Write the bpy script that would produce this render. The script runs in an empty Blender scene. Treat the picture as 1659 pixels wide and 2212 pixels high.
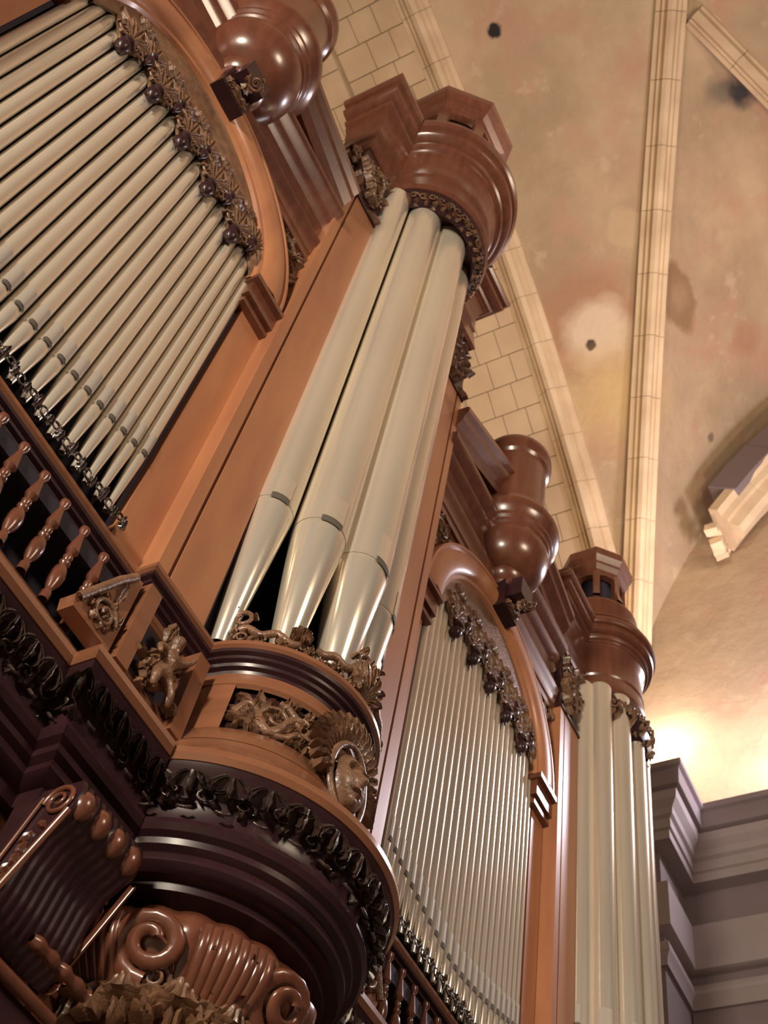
import bpy, math, random
from mathutils import Vector, Matrix
random.seed(7)
PI = math.pi
S = 0.3                       # everything below is laid out in 0.3 m units

# ------------------------------------------------------------------ camera
sc = bpy.context.scene
EZ = Vector((445.5, -1711.0, 2573.0)).normalized()
EX = Vector((2590.5, 4544.0, 2573.0)); EX = (EX - EZ * EX.dot(EZ)).normalized()
EY = -(EX.cross(EZ))
def img2world(v): return Vector((EX.dot(v), EY.dot(v), EZ.dot(v)))
cam_d = bpy.data.cameras.new('camera'); cam = bpy.data.objects.new('camera', cam_d)
sc.collection.objects.link(cam); sc.camera = cam
cx_, cy_, cz_ = img2world(Vector((1, 0, 0))), img2world(Vector((0, -1, 0))), img2world(Vector((0, 0, -1)))
cam.matrix_world = Matrix(((cx_.x, cy_.x, cz_.x, 0), (cx_.y, cy_.y, cz_.y, 0), (cx_.z, cy_.z, cz_.z, 0), (0, 0, 0, 1)))
cam_d.sensor_fit = 'HORIZONTAL'; cam_d.sensor_width = 36.0; cam_d.lens = 2573.0 * 36 / 1659.0
cam_d.clip_start = 0.05; cam_d.clip_end = 200
cam_d.dof.use_dof = True; cam_d.dof.focus_distance = 5.6; cam_d.dof.aperture_fstop = 5.0

# ------------------------------------------------------------------ world, lamps, exposure
w = bpy.data.worlds.new('world'); sc.world = w; w.use_nodes = True
w.node_tree.nodes['Background'].inputs[0].default_value = (0.74, 0.62, 0.86, 1)
w.node_tree.nodes['Background'].inputs[1].default_value = 0.065
def lamp(name, kind, loc, energy, col, size=0.3, target=None, spot=None, sizey=None):
    d = bpy.data.lights.new(name, kind); d.energy = energy; d.color = col
    if kind == 'AREA':
        d.size = size
        if sizey: d.shape = 'RECTANGLE'; d.size_y = sizey
    elif kind in ('POINT', 'SPOT'): d.shadow_soft_size = size
    if spot: d.spot_size = math.radians(spot); d.spot_blend = 0.6
    o = bpy.data.objects.new(name, d); sc.collection.objects.link(o); o.location = Vector(loc) * S
    if target: o.rotation_euler = (Vector(target) - Vector(loc)).to_track_quat('-Z', 'Y').to_euler()
    return o
lamp('cornice_floodlight', 'POINT', (41.5, 13.2, 46.2), 120, (1.0, 0.87, 0.76), 0.12)
lamp('white_floodlight', 'POINT', (40.0, -1.0, 41.5), 1300, (0.93, 0.88, 1.0), 0.45)
lamp('cornice_lamp_right', 'POINT', (41.6, 6.2, 43.2), 75, (1.0, 0.86, 0.82), 0.15)
lamp('nave_floodlight_left', 'AREA', (-34, -1, 15), 2150, (1.0, 0.86, 0.68), 1.5, (8, 9, 14))
lamp('front_fill', 'AREA', (4, -30, 26), 700, (1.0, 0.78, 0.56), 2.5, (14, 6, 34))  # added warm fill from the front, not a known fixture
lamp('vault_fill', 'AREA', (16, -6, 40), 300, (1.0, 0.80, 0.58), 1.6, (22, 6, 76))  # added unseen fill that lights the vault evenly
lamp('arch_uplight', 'SPOT', (34, 5, 38), 1000, (1.0, 0.74, 0.44), 0.3, (33, 18, 68), 80)
sc.view_settings.view_transform = 'Standard'; sc.view_settings.look = 'None'
sc.view_settings.exposure = -0.2; sc.view_settings.gamma = 1.0; sc.view_settings.use_curve_mapping = False

# ------------------------------------------------------------------ materials
def mat(name, base, rough=0.4, metal=0.0, grain=None, var=0.25, coat=0.0, bump=0.0, scale=6.0, dark=None, stretch=(1, 1, 1)):
    m = bpy.data.materials.new(name); m.use_nodes = True; nt = m.node_tree; N = nt.nodes; L = nt.links
    b = N['Principled BSDF']; b.inputs['Roughness'].default_value = rough; b.inputs['Metallic'].default_value = metal
    if coat: b.inputs['Coat Weight'].default_value = coat; b.inputs['Coat Roughness'].default_value = 0.18
    tc = N.new('ShaderNodeTexCoord'); mp = N.new('ShaderNodeMapping'); mp.inputs['Scale'].default_value = stretch
    L.new(tc.outputs['Object'], mp.inputs[0])
    n1 = N.new('ShaderNodeTexNoise'); n1.inputs['Scale'].default_value = scale; n1.inputs['Detail'].default_value = 5
    L.new(mp.outputs[0], n1.inputs[0])
    cr = N.new('ShaderNodeValToRGB'); cr.color_ramp.elements[0].position = 0.3; cr.color_ramp.elements[1].position = 0.72
    d = dark or tuple(c * (1 - var) for c in base)
    cr.color_ramp.elements[0].color = (*d, 1); cr.color_ramp.elements[1].color = (*base, 1)
    L.new(n1.outputs[0], cr.inputs[0]); L.new(cr.outputs[0], b.inputs['Base Color'])
    if bump:
        bp = N.new('ShaderNodeBump'); bp.inputs['Strength'].default_value = bump; bp.inputs['Distance'].default_value = 0.01
        n2 = N.new('ShaderNodeTexNoise'); n2.inputs['Scale'].default_value = scale * 4; n2.inputs['Detail'].default_value = 4
        L.new(mp.outputs[0], n2.inputs[0]); L.new(n2.outputs[0], bp.inputs['Height']); L.new(bp.outputs[0], b.inputs['Normal'])
    return m
M = {}
M['wood'] = mat('varnished_walnut', (0.17, 0.058, 0.032), 0.28, var=0.35, coat=0.5, scale=5, stretch=(3, 3, 0.35))
M['panel'] = mat('oak_panel', (0.46, 0.20, 0.09), 0.42, dark=(0.34, 0.135, 0.07), coat=0.25, scale=2.2, stretch=(2.5, 2.5, 0.45))
M['rail'] = mat('varnished_rail', (0.28, 0.115, 0.06), 0.2, var=0.3, coat=0.7, scale=5, stretch=(0.5, 0.5, 2))
M['carve'] = mat('carved_walnut', (0.24, 0.125, 0.07), 0.38, var=0.55, coat=0.25, scale=14, bump=0.5)
M['dark'] = mat('shaded_interior', (0.028, 0.020, 0.040), 0.8, scale=3)  # inside of the case: purple-tinged shade put into the board colour
M['deep'] = mat('dark_shaded_walnut', (0.04, 0.015, 0.018), 0.34, var=0.4, coat=0.12, scale=6); M['deep'].node_tree.nodes['Principled BSDF'].inputs['Specular IOR Level'].default_value = 0.3  # undersides, coves and recesses: their shade put into a darker walnut
M['deepcarve'] = mat('dark_shaded_carving', (0.055, 0.032, 0.026), 0.33, var=0.5, coat=0.4, scale=16, bump=0.4)  # cove foliage: the unlit darkness is put into the carving colour
M['tin'] = mat('tin', (0.90, 0.82, 0.69), 0.19, metal=0.62, var=0.10, scale=1.3, stretch=(2, 2, 0.6))
M['tinlip'] = mat('tin_lip', (0.50, 0.46, 0.41), 0.5, metal=0.35, var=0.1, scale=2)
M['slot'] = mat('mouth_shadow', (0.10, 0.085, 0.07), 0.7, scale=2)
M['stone'] = mat('limestone_block', (0.62, 0.46, 0.30), 0.85, dark=(0.50, 0.36, 0.23), scale=1.1, bump=0.35)
M['ribstone'] = mat('rib_limestone', (0.72, 0.56, 0.38), 0.8, dark=(0.55, 0.40, 0.26), scale=1.5, bump=0.25)
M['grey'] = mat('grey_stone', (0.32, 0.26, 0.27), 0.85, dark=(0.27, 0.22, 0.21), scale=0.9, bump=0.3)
M['greydk'] = mat('shaded_dark_grey_stone', (0.20, 0.155, 0.17), 0.85, dark=(0.18, 0.14, 0.14), scale=0.9, bump=0.3)  # also carries painted shade of the recessed band and rib soffit
M['joint'] = mat('mortar', (0.46, 0.34, 0.22), 0.95, scale=3)
M['lamp'] = mat('lamp_housing', (0.08, 0.08, 0.08), 0.5, scale=3)
M['floor'] = mat('stone_floor', (0.30, 0.24, 0.19), 0.8, scale=1)

# ------------------------------------------------------------------ mesh helpers
class MB:
    def __init__(s): s.v = []; s.f = []
    def add(s, vs, fs):
        n = len(s.v); s.v += [tuple(p) for p in vs]; s.f += [tuple(i + n for i in q) for q in fs]
    def box(s, a, b):
        x0, y0, z0 = a; x1, y1, z1 = b
        s.add([(x0,y0,z0),(x1,y0,z0),(x1,y1,z0),(x0,y1,z0),(x0,y0,z1),(x1,y0,z1),(x1,y1,z1),(x0,y1,z1)],
              [(0,3,2,1),(4,5,6,7),(0,1,5,4),(1,2,6,5),(2,3,7,6),(3,0,4,7)])
    def grid(s, rows, closed=False):
        n = len(s.v); w_ = len(rows[0])
        for r in rows: s.v += [tuple(p) for p in r]
        for i in range(len(rows) - 1):
            for j in range(w_ if closed else w_ - 1):
                k = (j + 1) % w_
                s.f.append((n + i*w_ + j, n + i*w_ + k, n + (i+1)*w_ + k, n + (i+1)*w_ + j))
    def lathe(s, prof, c, seg=32, rmod=None, a0=0, a1=2*PI):
        full = abs(a1 - a0 - 2*PI) < 1e-6; rows = []
        for r, z in prof:
            rows.append([(c[0] + r*(rmod(a, z) if rmod else 1)*math.cos(a), c[1] + r*(rmod(a, z) if rmod else 1)*math.sin(a), z)
                         for a in [a0 + (a1 - a0)*k/seg for k in range(seg if full else seg + 1)]])
        s.grid(rows, closed=full)
    def tube(s, P, rad, mp, seg=6, half=True):
        rows = []
        for i, (u, v, h) in enumerate(P):
            a = P[max(i-1, 0)]; b = P[min(i+1, len(P)-1)]
            du, dv = b[0]-a[0], b[1]-a[1]; l = math.hypot(du, dv) or 1; pu, pv = -dv/l, du/l
            r = rad[i] if isinstance(rad, list) else rad; row = []
            for k in range(seg + 1):
                t = -0.15 + (PI + 0.3)*k/seg if half else 2*PI*k/seg
                row.append(mp(u + pu*r*math.cos(t), v + pv*r*math.cos(t), h + r*math.sin(t)))
            rows.append(row)
        s.grid(rows)
    def leaf(s, mp, u, v, a, L, W, h, curl=0.0, bend=0.0, h0=0.0, n=9):
        rows = []; x, y = u, v; ang = a
        for i in range(n):
            t = i/(n-1); wd = W*(math.sin(PI*min(1, t*0.85 + 0.12))**0.7)*(1 + 0.28*math.cos(t*PI*5)); wd *= (1 - 0.75*max(0, t-0.75)/0.25)
            px_, py_ = -math.sin(ang), math.cos(ang)
            hh = h0 + h*(0.35 + 0.65*math.sin(PI*t*0.9)) + curl*t*t
            row = []
            cols = ((-1, 0.05), (-0.5, 0.95), (0, 0.6), (0.5, 0.95), (1, 0.05)) if n < 12 else ((-1, 0.0), (-0.72, 0.55), (-0.4, 1.0), (-0.12, 0.75), (0, 0.45), (0.12, 0.75), (0.4, 1.0), (0.72, 0.55), (1, 0.0))
            for q, hq in cols:
                row.append(mp(x + px_*wd*q, y + py_*wd*q, h0 + (hh-h0)*hq + curl*t*t*0.3 + (0 if n < 12 else curl*max(0, t-0.6)*1.5)))
            rows.append(row); x += math.cos(ang)*L/(n-1); y += math.sin(ang)*L/(n-1); ang += bend/(n-1)
        s.grid(rows)
    def scroll(s, mp, u, v, R, a0, turns=1.6, d=1, th=0.13, h=0.1, leaves=7, tail=None, ros=True):
        n = int(16*turns); P = []; rad = []
        for i in range(n + 1):
            t = i/n; r = R*(1 - 0.80*t); a = a0 + d*2*PI*turns*t
            P.append((u + r*math.cos(a), v + r*math.sin(a), h*(0.3 + 0.5*t))); rad.append(R*th*(1 - 0.5*t))
        s.tube(P, rad, mp)
        for i in range(leaves):
            t = (i + 0.3)/leaves*0.55; a = a0 + d*2*PI*turns*t; r = R*(1 - 0.80*t)
            s.leaf(mp, u + r*math.cos(a), v + r*math.sin(a), a + d*(PI/2 - 0.75), R*0.62, R*0.17, h*0.8, curl=h*0.5, bend=d*1.1)
        if ros:
            for i in range(5):
                a = i*2*PI/5; s.leaf(mp, u + 0.03*R*math.cos(a), v + 0.03*R*math.sin(a), a, R*0.26, R*0.12, h*1.1, n=5)
    def ball(s, c, r, seg=8, sz=1.0):
        s.lathe([(max(1e-4, r*math.sin(PI*i/6)), c[2] - r*sz*math.cos(PI*i/6)) for i in range(7)], (c[0], c[1]), seg)
    def build(s, name, m, parent=None, smooth=False, loc=None, **tags):
        me = bpy.data.meshes.new(name)
        o_ = Vector(loc) if loc else Vector((0, 0, 0))
        me.from_pydata([((x - o_.x)*S, (y - o_.y)*S, (z - o_.z)*S) for x, y, z in s.v], [], s.f)
        me.materials.append(M[m]); 
        if smooth:
            me.polygons.foreach_set('use_smooth', [True]*len(me.polygons))
        me.update()
        ob = bpy.data.objects.new(name, me); sc.collection.objects.link(ob); ob.location = o_*S
        if parent:
            ob.parent = parent; ob.location = (o_ - Vector(parent['org']))*S if 'org' in parent else o_*S
        for k, val in tags.items(): ob[k] = val
        if not parent: ob['org'] = list(o_)
        return ob
def autosmooth(o, ang=35):
    me = o.data; me.polygons.foreach_set('use_smooth', [True]*len(me.polygons))
    try: me.set_sharp_from_angle(angle=math.radians(ang))
    except Exception: pass
    return o
def empty(name, loc, label, cat, group=None):
    o = bpy.data.objects.new(name, None); sc.collection.objects.link(o); o.location = Vector(loc)*S; o.empty_display_size = 0.1
    o['org'] = list(loc); o['label'] = label; o['category'] = cat
    if group: o['group'] = group
    return o
def tag(o, label=None, cat=None, group=None, kind=None):
    if label: o['label'] = label
    if cat: o['category'] = cat
    if group: o['group'] = group
    if kind: o['kind'] = kind
    return o
def part(mb, name, m, parent, sm=None, **t):
    # child stored relative to its parent's origin chain
    o = Vector((0, 0, 0)); p = parent
    while p is not None:
        if 'org' in p: o = Vector(p['org']); break
        p = p.parent
    me = bpy.data.meshes.new(name)
    me.from_pydata([((x - o.x)*S, (y - o.y)*S, (z - o.z)*S) for x, y, z in mb.v], [], mb.f)
    me.materials.append(M[m]); me.update()
    ob = bpy.data.objects.new(name, me); sc.collection.objects.link(ob); ob.parent = parent
    if sm: autosmooth(ob, sm)
    for k, val in t.items(): ob[k] = val
    if name.startswith('carved'): ob['kind'] = 'stuff'
    return ob

# plan paths: lists of (x, y); offset outwards is to the right of the direction of travel
def normals(path):
    out = []
    for i in range(len(path)):
        ns = []
        for a, b in ((i-1, i), (i, i+1)):
            if a < 0 or b >= len(path): continue
            dx, dy = path[b][0]-path[a][0], path[b][1]-path[a][1]; l = math.hypot(dx, dy); ns.append((dy/l, -dx/l))
        if len(ns) == 1: out.append(ns[0]); continue
        bx, by = ns[0][0]+ns[1][0], ns[0][1]+ns[1][1]; l = math.hypot(bx, by); bx /= l; by /= l
        c = max(0.35, bx*ns[0][0] + by*ns[0][1]); out.append((bx/c, by/c))
    return out
def sweep(mb, path, prof, cap=True):
    nn = normals(path); rows = []
    for (x, y), (nx, ny) in zip(path, nn): rows.append([(x + nx*d, y + ny*d, z) for d, z in prof])
    mb.grid(rows)
    if cap:
        for r, fl in ((rows[0], 0), (rows[-1], 1)):
            mb.add(r, [tuple(range(len(r)))[::-1] if fl else tuple(range(len(r)))])
def arc_path(xt, half, r, cy=9.85, yf=9.6, yb=10.4, n=40):
    a = math.asin((cy - yf)/r); x0 = r*math.cos(a)
    P = [(xt-half, yb), (xt-half, yf), (xt-x0, yf)]
    for k in range(1, n):
        t = PI + a + (PI - 2*a)*k/n; P.append((xt + r*math.cos(t), cy + r*math.sin(t)))
    return P + [(xt+x0, yf), (xt+half, yf), (xt+half, yb)]
def planemap(o, u, v, n):
    o, u, v, n = Vector(o), Vector(u), Vector(v), Vector(n)
    return lambda a, b, h: o + u*a + v*b + n*h
def ringmap(c, rz, ang0=-PI/2):
    # u = arc length measured on the mean radius, v = z, h outward ; rz(z) -> radius
    def f(u, v, h):
        r = rz(v); a = ang0 + u/rz.mean; return Vector((c[0] + (r+h)*math.cos(a), c[1] + (r+h)*math.sin(a), v))
    return f
class RZ:
    def __init__(s, pts): s.p = pts; s.mean = sum(r for r, z in pts)/len(pts)
    def __call__(s, z):
        p = s.p
        for (r0, z0), (r1, z1) in zip(p, p[1:]):
            if min(z0, z1) <= z <= max(z0, z1): return r0 + (r1-r0)*(z-z0)/(z1-z0)
        return p[0][0] if abs(z-p[0][1]) < abs(z-p[-1][1]) else p[-1][0]
def pathmap(path, prof):
    # u = arc length along path, v = 0..1 along the profile polyline, h = away from the profile face
    nn = normals(path); cum = [0]
    for a, b in zip(path, path[1:]): cum.append(cum[-1] + math.hypot(b[0]-a[0], b[1]-a[1]))
    pc = [0]
    for a, b in zip(prof, prof[1:]): pc.append(pc[-1] + math.hypot(b[0]-a[0], b[1]-a[1]))
    def f(u, v, h):
        u = max(0, min(cum[-1]-1e-4, u)); i = max(k for k in range(len(cum)-1) if cum[k] <= u) ; t = (u-cum[i])/((cum[i+1]-cum[i]) or 1)
        x = path[i][0]*(1-t) + path[i+1][0]*t; y = path[i][1]*(1-t) + path[i+1][1]*t
        nx = nn[i][0]*(1-t) + nn[i+1][0]*t; ny = nn[i][1]*(1-t) + nn[i+1][1]*t
        q = max(0, min(0.9999, v))*pc[-1]; j = max(k for k in range(len(pc)-1) if pc[k] <= q); s_ = (q-pc[j])/(pc[j+1]-pc[j])
        d = prof[j][0]*(1-s_) + prof[j+1][0]*s_; z = prof[j][1]*(1-s_) + prof[j+1][1]*s_
        dd, dz = prof[j+1][0]-prof[j][0], prof[j+1][1]-prof[j][1]; l = math.hypot(dd, dz); d += -dz/l*h; z += dd/l*h
        # profile runs downward so (-dz, dd) points outward/down
        return Vector((x + nx*d, y + ny*d, z))
    f.length = cum[-1]; f.height = pc[-1]
    return f

# ------------------------------------------------------------------ vault, arches and end wall
def A(x): return 23.8 + math.sqrt(max(1, 52.5**2 - x*x))
def Bv(y): return A(min(50, 12.9 + 2.15*abs(y)))
def vz(x, y): return max(A(x), Bv(y))
def ray(px, py): return img2world(Vector((px-829.5, py-1106.0, 2573.0))).normalized()
def hit_vault(px, py):
    d = ray(px, py); lo, hi = 10, 120
    for _ in range(60):
        m_ = (lo+hi)/2; p = d*m_
        if p.z > vz(p.x, p.y): hi = m_
        else: lo = m_
    return d*lo
# plaster with patches, stains and two holes
pm = bpy.data.materials.new('old_plaster'); pm.use_nodes = True; nt = pm.node_tree; N = nt.nodes; L = nt.links
b = N['Principled BSDF']; b.inputs['Roughness'].default_value = 0.9
tc = N.new('ShaderNodeTexCoord')
def noise(scale, detail=5, rough=0.6):
    n = N.new('ShaderNodeTexNoise'); n.inputs['Scale'].default_value = scale; n.inputs['Detail'].default_value = detail; n.inputs['Roughness'].default_value = rough
    L.new(tc.outputs['Object'], n.inputs[0]); return n.outputs[0]
def mix(fac, c1, c2):
    m_ = N.new('ShaderNodeMix'); m_.data_type = 'RGBA'
    if isinstance(fac, (int, float)): m_.inputs[0].default_value = fac
    else: L.new(fac, m_.inputs[0])
    for i, c in ((6, c1), (7, c2)):
        if isinstance(c, tuple): m_.inputs[i].default_value = (*c, 1)
        else: L.new(c, m_.inputs[i])
    return m_.outputs[2]
def ramp(x, a, b_):
    m_ = N.new('ShaderNodeMapRange'); m_.inputs[1].default_value = a; m_.inputs[2].default_value = b_; L.new(x, m_.inputs[0]); return m_.outputs[0]
col = mix(ramp(noise(0.35), 0.38, 0.62), (0.40, 0.29, 0.19), (0.56, 0.42, 0.28))
col = mix(ramp(noise(0.9), 0.5, 0.7), col, (0.50, 0.30, 0.21))
col = mix(ramp(noise(2.0, 8), 0.60, 0.80), col, (0.60, 0.47, 0.34))
def blob(px, py, rad, colr, amt, soft=0.35, stretch=None):
    global col
    c = hit_vault(px, py)*S
    mp_ = N.new('ShaderNodeMapping'); mp_.vector_type = 'POINT'; mp_.inputs['Location'].default_value = (-c.x, -c.y, -c.z); L.new(tc.outputs['Object'], mp_.inputs[0])
    nz = N.new('ShaderNodeTexNoise'); nz.inputs['Scale'].default_value = 2.2/rad*0.5; nz.inputs['Detail'].default_value = 4; L.new(tc.outputs['Object'], nz.inputs[0])
    sb = N.new('ShaderNodeVectorMath'); sb.operation = 'MULTIPLY_ADD'; sb.inputs[1].default_value = (rad*0.9,)*3; L.new(nz.outputs[1], sb.inputs[0]); 
    ad = N.new('ShaderNodeVectorMath'); ad.operation = 'SUBTRACT'; L.new(mp_.outputs[0], ad.inputs[0]); ad.inputs[1].default_value = (rad*0.45,)*3
    L.new(ad.outputs[0], sb.inputs[2])
    ln = N.new('ShaderNodeVectorMath'); ln.operation = 'LENGTH'
    if stretch:
        ms = N.new('ShaderNodeVectorMath'); ms.operation = 'MULTIPLY'; ms.inputs[1].default_value = stretch; L.new(sb.outputs[0], ms.inputs[0]); L.new(ms.outputs[0], ln.inputs[0])
    else: L.new(sb.outputs[0], ln.inputs[0])
    f = ramp(ln.outputs[1], rad*(1+soft), rad*(1-soft))
    mm = N.new('ShaderNodeMath'); mm.operation = 'MULTIPLY'; mm.inputs[1].default_value = amt; mm.use_clamp = True; L.new(f, mm.inputs[0])
    col = mix(mm.outputs[0], col, colr)
blob(1265, 690, 0.95, (0.40, 0.21, 0.13), 0.75, 0.3)
blob(1290, 720, 0.60, (0.72, 0.58, 0.44), 0.85, 0.3)
blob(1276, 745, 0.10, (0.08, 0.05, 0.04), 1.0, 0.2)
blob(1465, 640, 0.48, (0.27, 0.16, 0.09), 0.85, 0.15, (0.7, 1.3, 1))
blob(1468, 640, 0.25, (0.45, 0.30, 0.19), 0.5, 0.5)
blob(1068, 66, 0.13, (0.02, 0.015, 0.02), 1.0, 0.2)
blob(1595, 198, 0.26, (0.05, 0.045, 0.05), 1.0, 0.5)
blob(1550, 195, 0.22, (0.16, 0.13, 0.10), 0.8, 0.6)
blob(1610, 730, 0.35, (0.42, 0.22, 0.14), 0.7, 0.3)
blob(1535, 945, 0.09, (0.20, 0.13, 0.09), 0.9, 0.3)
blob(1352, 490, 0.35, (0.60, 0.44, 0.28), 0.5, 0.1)
blob(1330, 850, 0.8, (0.62, 0.42, 0.16), 0.5, 0.6)
L.new(col, b.inputs['Base Color'])
bp = N.new('ShaderNodeBump'); bp.inputs['Strength'].default_value = 0.5; bp.inputs['Distance'].default_value = 0.05
L.new(noise(3.5, 8, 0.65), bp.inputs['Height']); L.new(bp.outputs[0], b.inputs['Normal'])
M['plaster'] = pm

mb = MB(); xs = [-40 + 84.0*i/84 for i in range(85)]; ys = [-40 + 54.75*j/73 for j in range(74)]
mb.grid([[(x, y, vz(x, y)) for y in ys] for x in xs])
mb.grid([[(x, y, vz(x, y) + 3) for y in reversed(ys)] for x in xs])
o = mb.build('ceiling', 'plaster', smooth=True); tag(o, kind='structure', label='old stained plaster vault between stone ribs')

# ribs: voussoirs following a 3d polyline, moulded section
def rib_pieces(name, pts, width, depth, parent, step=2.6, side=None, m='ribstone', prof=None):
    # resample
    P = [Vector(p) for p in pts]; cum = [0]
    for a, b_ in zip(P, P[1:]): cum.append(cum[-1] + (b_-a).length)
    def at(s_):
        s_ = max(0, min(cum[-1]-1e-5, s_)); i = max(k for k in range(len(cum)-1) if cum[k] <= s_); return P[i].lerp(P[i+1], (s_-cum[i])/(cum[i+1]-cum[i]))
    n = max(1, int(cum[-1]/step)); prof = prof or [(-1, 0.0), (-1, 0.35), (-0.72, 0.42), (-0.6, 0.62), (-0.42, 0.6), (-0.28, 0.95), (0, 1.05), (0.28, 0.95), (0.42, 0.6), (0.6, 0.62), (0.72, 0.42), (1, 0.35), (1, 0.0)]
    for k in range(n):
        mb = MB(); rows = []
        for q in (0.004, 0.5, 0.996):
            s_ = (k+q)*cum[-1]/n; c = at(s_); t = (at(s_+0.3)-at(s_-0.3)).normalized(); up = Vector((0, 0, 1)); up = (up - t*up.dot(t)).normalized(); sd = t.cross(up)
            if side is not None: sd = Vector(side); up = t.cross(sd) if t.cross(sd).z > 0 else sd.cross(t)
            rows.append([c + sd*(u*width/2) - up*(v*depth) for u, v in prof])
        mb.grid(rows); mb.add(rows[0], [tuple(range(len(rows[0])))]); mb.add(rows[-1], [tuple(range(len(rows[0])))[::-1]])
        part(mb, 'stone', m, parent, 30)
vaultribs = empty('trim_1', (18, 14, 60), 'moulded limestone wall rib where the vault meets the arch', 'rib'); vaultribs['kind'] = 'structure'
rib_pieces('r', [(x, 14.5, A(x)+0.1) for x in [-12 + 54.0*i/50 for i in range(51)]], 1.9, 1.1, vaultribs, 3.0, side=(0, 1, 0))
diag = empty('trim_2', (30, 8, 60), 'moulded diagonal limestone rib crossing the plaster vault', 'rib'); diag['kind'] = 'structure'
rib_pieces('r', [(12.9 + 2.15*y, y, A(12.9 + 2.15*y)+0.2) for y in [-0.5 + 14.4*i/40 for i in range(41)]], 1.75, 1.2, diag, 3.4)
diag2 = empty('trim_3', (25, -6, 60), 'second diagonal rib running off at the top right corner', 'rib'); diag2['kind'] = 'structure'
rib_pieces('r', [(15.2 + 2.15*y, -y, A(12.9 + 2.15*y)+0.2) for y in [0.3 + 13*i/40 for i in range(41)]], 1.7, 1.2, diag2, 3.4)

# ashlar barrel arch behind the organ: two orders
arch = empty('wall_back', (18, 18, 60), 'pale limestone ashlar arch soffit above the organ', 'arch'); arch['kind'] = 'structure'
mb = MB()
for y0, y1, dz in ((15.2, 20.0, 0.35), (20.0, 30, 1.25)):
    xs = [-16 + 59.0*i/60 for i in range(61)]
    mb.grid([[(x, y0, A(x)+0.3-dz+6), (x, y0, A(x)+0.3-dz), (x, y1, A(x)+0.3-dz)] for x in xs])
mb.box((-40, 30, -5), (60, 31, 80)); mb.box((-40, 14.2, -5), (-16, 30, 80))
part(mb, 'mortar_bed', 'joint', arch, 30)
def soffit_blocks(y0, y1, nrow, dz, x0, x1, step):
    cnt = 0
    R = 52.5 ; t0, t1 = math.asin(x0/R), math.asin(x1/R); n = int((t1-t0)*R/step)
    for i in range(n):
        ta, tb = t0 + (t1-t0)*i/n, t0 + (t1-t0)*(i+1)/n
        for j in range(nrow):
            off = 0.5 if i % 2 else 0.0
            ya = y0 + (y1-y0)*max(0, (j - off*0.6))/nrow; yb = y0 + (y1-y0)*min(nrow, j + 1 - (off*0.6 if j < nrow-1 else 0))/nrow
            g = 0.0005; e = random.uniform(0.0, 0.05)
            pts = []
            for t in (ta+g, tb-g):
                for r in (R+0.6-dz, R+0.12-dz-e):
                    for y in (ya+0.022, yb-0.022): pts.append((r*math.sin(t), y, 23.8 + r*math.cos(t)))
            mb = MB(); mb.add(pts, [(0,1,3,2),(4,6,7,5),(2,3,7,6),(0,4,5,1),(0,2,6,4),(1,5,7,3)])
            part(mb, 'stone', 'stone', arch)
soffit_blocks(15.4, 20.0, 3, 0.35, 4, 41.5, 1.75)
soffit_blocks(20.05, 25.5, 3, 1.25, 6, 40.5, 2.0)

# end wall with its entablature
EW = 43.5
mb = MB(); mb.box((EW, -40, -5), (EW+1, 14, 78))
mb.box((39.4, 14, -5), (EW, 30, 60))
ys = [-40 + 54.0*j/60 for j in range(61)]
o = mb.build('wall_right', 'plaster'); tag(o, kind='structure', label='patched plaster end wall under the vault')
ent = empty('trim_4', (41, 5, 35), 'heavy grey stone entablature with a broken-out corner on the end wall', 'cornice'); ent['kind'] = 'structure'
def flat_run(prof, name, m, yA, yB, xw, ret=None):
    mb = MB(); path = [(xw, yB+2), (xw, yB), (xw-3.1, yB)] if False else None
    return mb
# plan path of the entablature going from deep behind the organ towards the nave (outward = -x)
epath = [(38.0, 20.0), (38.0, 11.4), (41.0, 11.4), (41.0, -40.0)]
def esweep(prof, name, m):
    mb = MB(); sweep(mb, [(x, y) for x, y in epath], [(-2.5, prof[0][1])] + [(d, z) for d, z in prof] + [(-2.5, prof[-1][1])]); part(mb, name, m, ent, 30)
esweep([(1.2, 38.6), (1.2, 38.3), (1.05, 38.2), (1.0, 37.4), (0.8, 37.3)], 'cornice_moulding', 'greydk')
esweep([(0.8, 37.3), (0.75, 36.9), (0.5, 36.6), (0.45, 36.3), (0.3, 36.2)], 'cornice_bed', 'grey')
esweep([(0.3, 36.2), (0.3, 35.7), (0.2, 35.65), (0.2, 35.2)], 'frieze_band', 'grey')
esweep([(-0.5, 35.2), (-0.5, 33.3)], 'recessed_band', 'greydk')  # recess whose shadow band is put into a darker stone colour
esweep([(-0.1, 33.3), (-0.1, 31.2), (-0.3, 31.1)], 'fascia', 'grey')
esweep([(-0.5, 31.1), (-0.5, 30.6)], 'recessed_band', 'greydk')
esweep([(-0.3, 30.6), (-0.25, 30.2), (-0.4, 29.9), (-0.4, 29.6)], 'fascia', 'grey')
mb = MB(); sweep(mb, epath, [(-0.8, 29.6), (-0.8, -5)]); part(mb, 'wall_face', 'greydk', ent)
mb = MB(); mb.box((41.55, -40, -5), (EW+0.5, 11.9, 38.5)); mb.box((38.55, 11.95, -5), (EW+.5, 20, 38.5)); part(mb, 'wall_core', 'greydk', ent)
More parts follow.
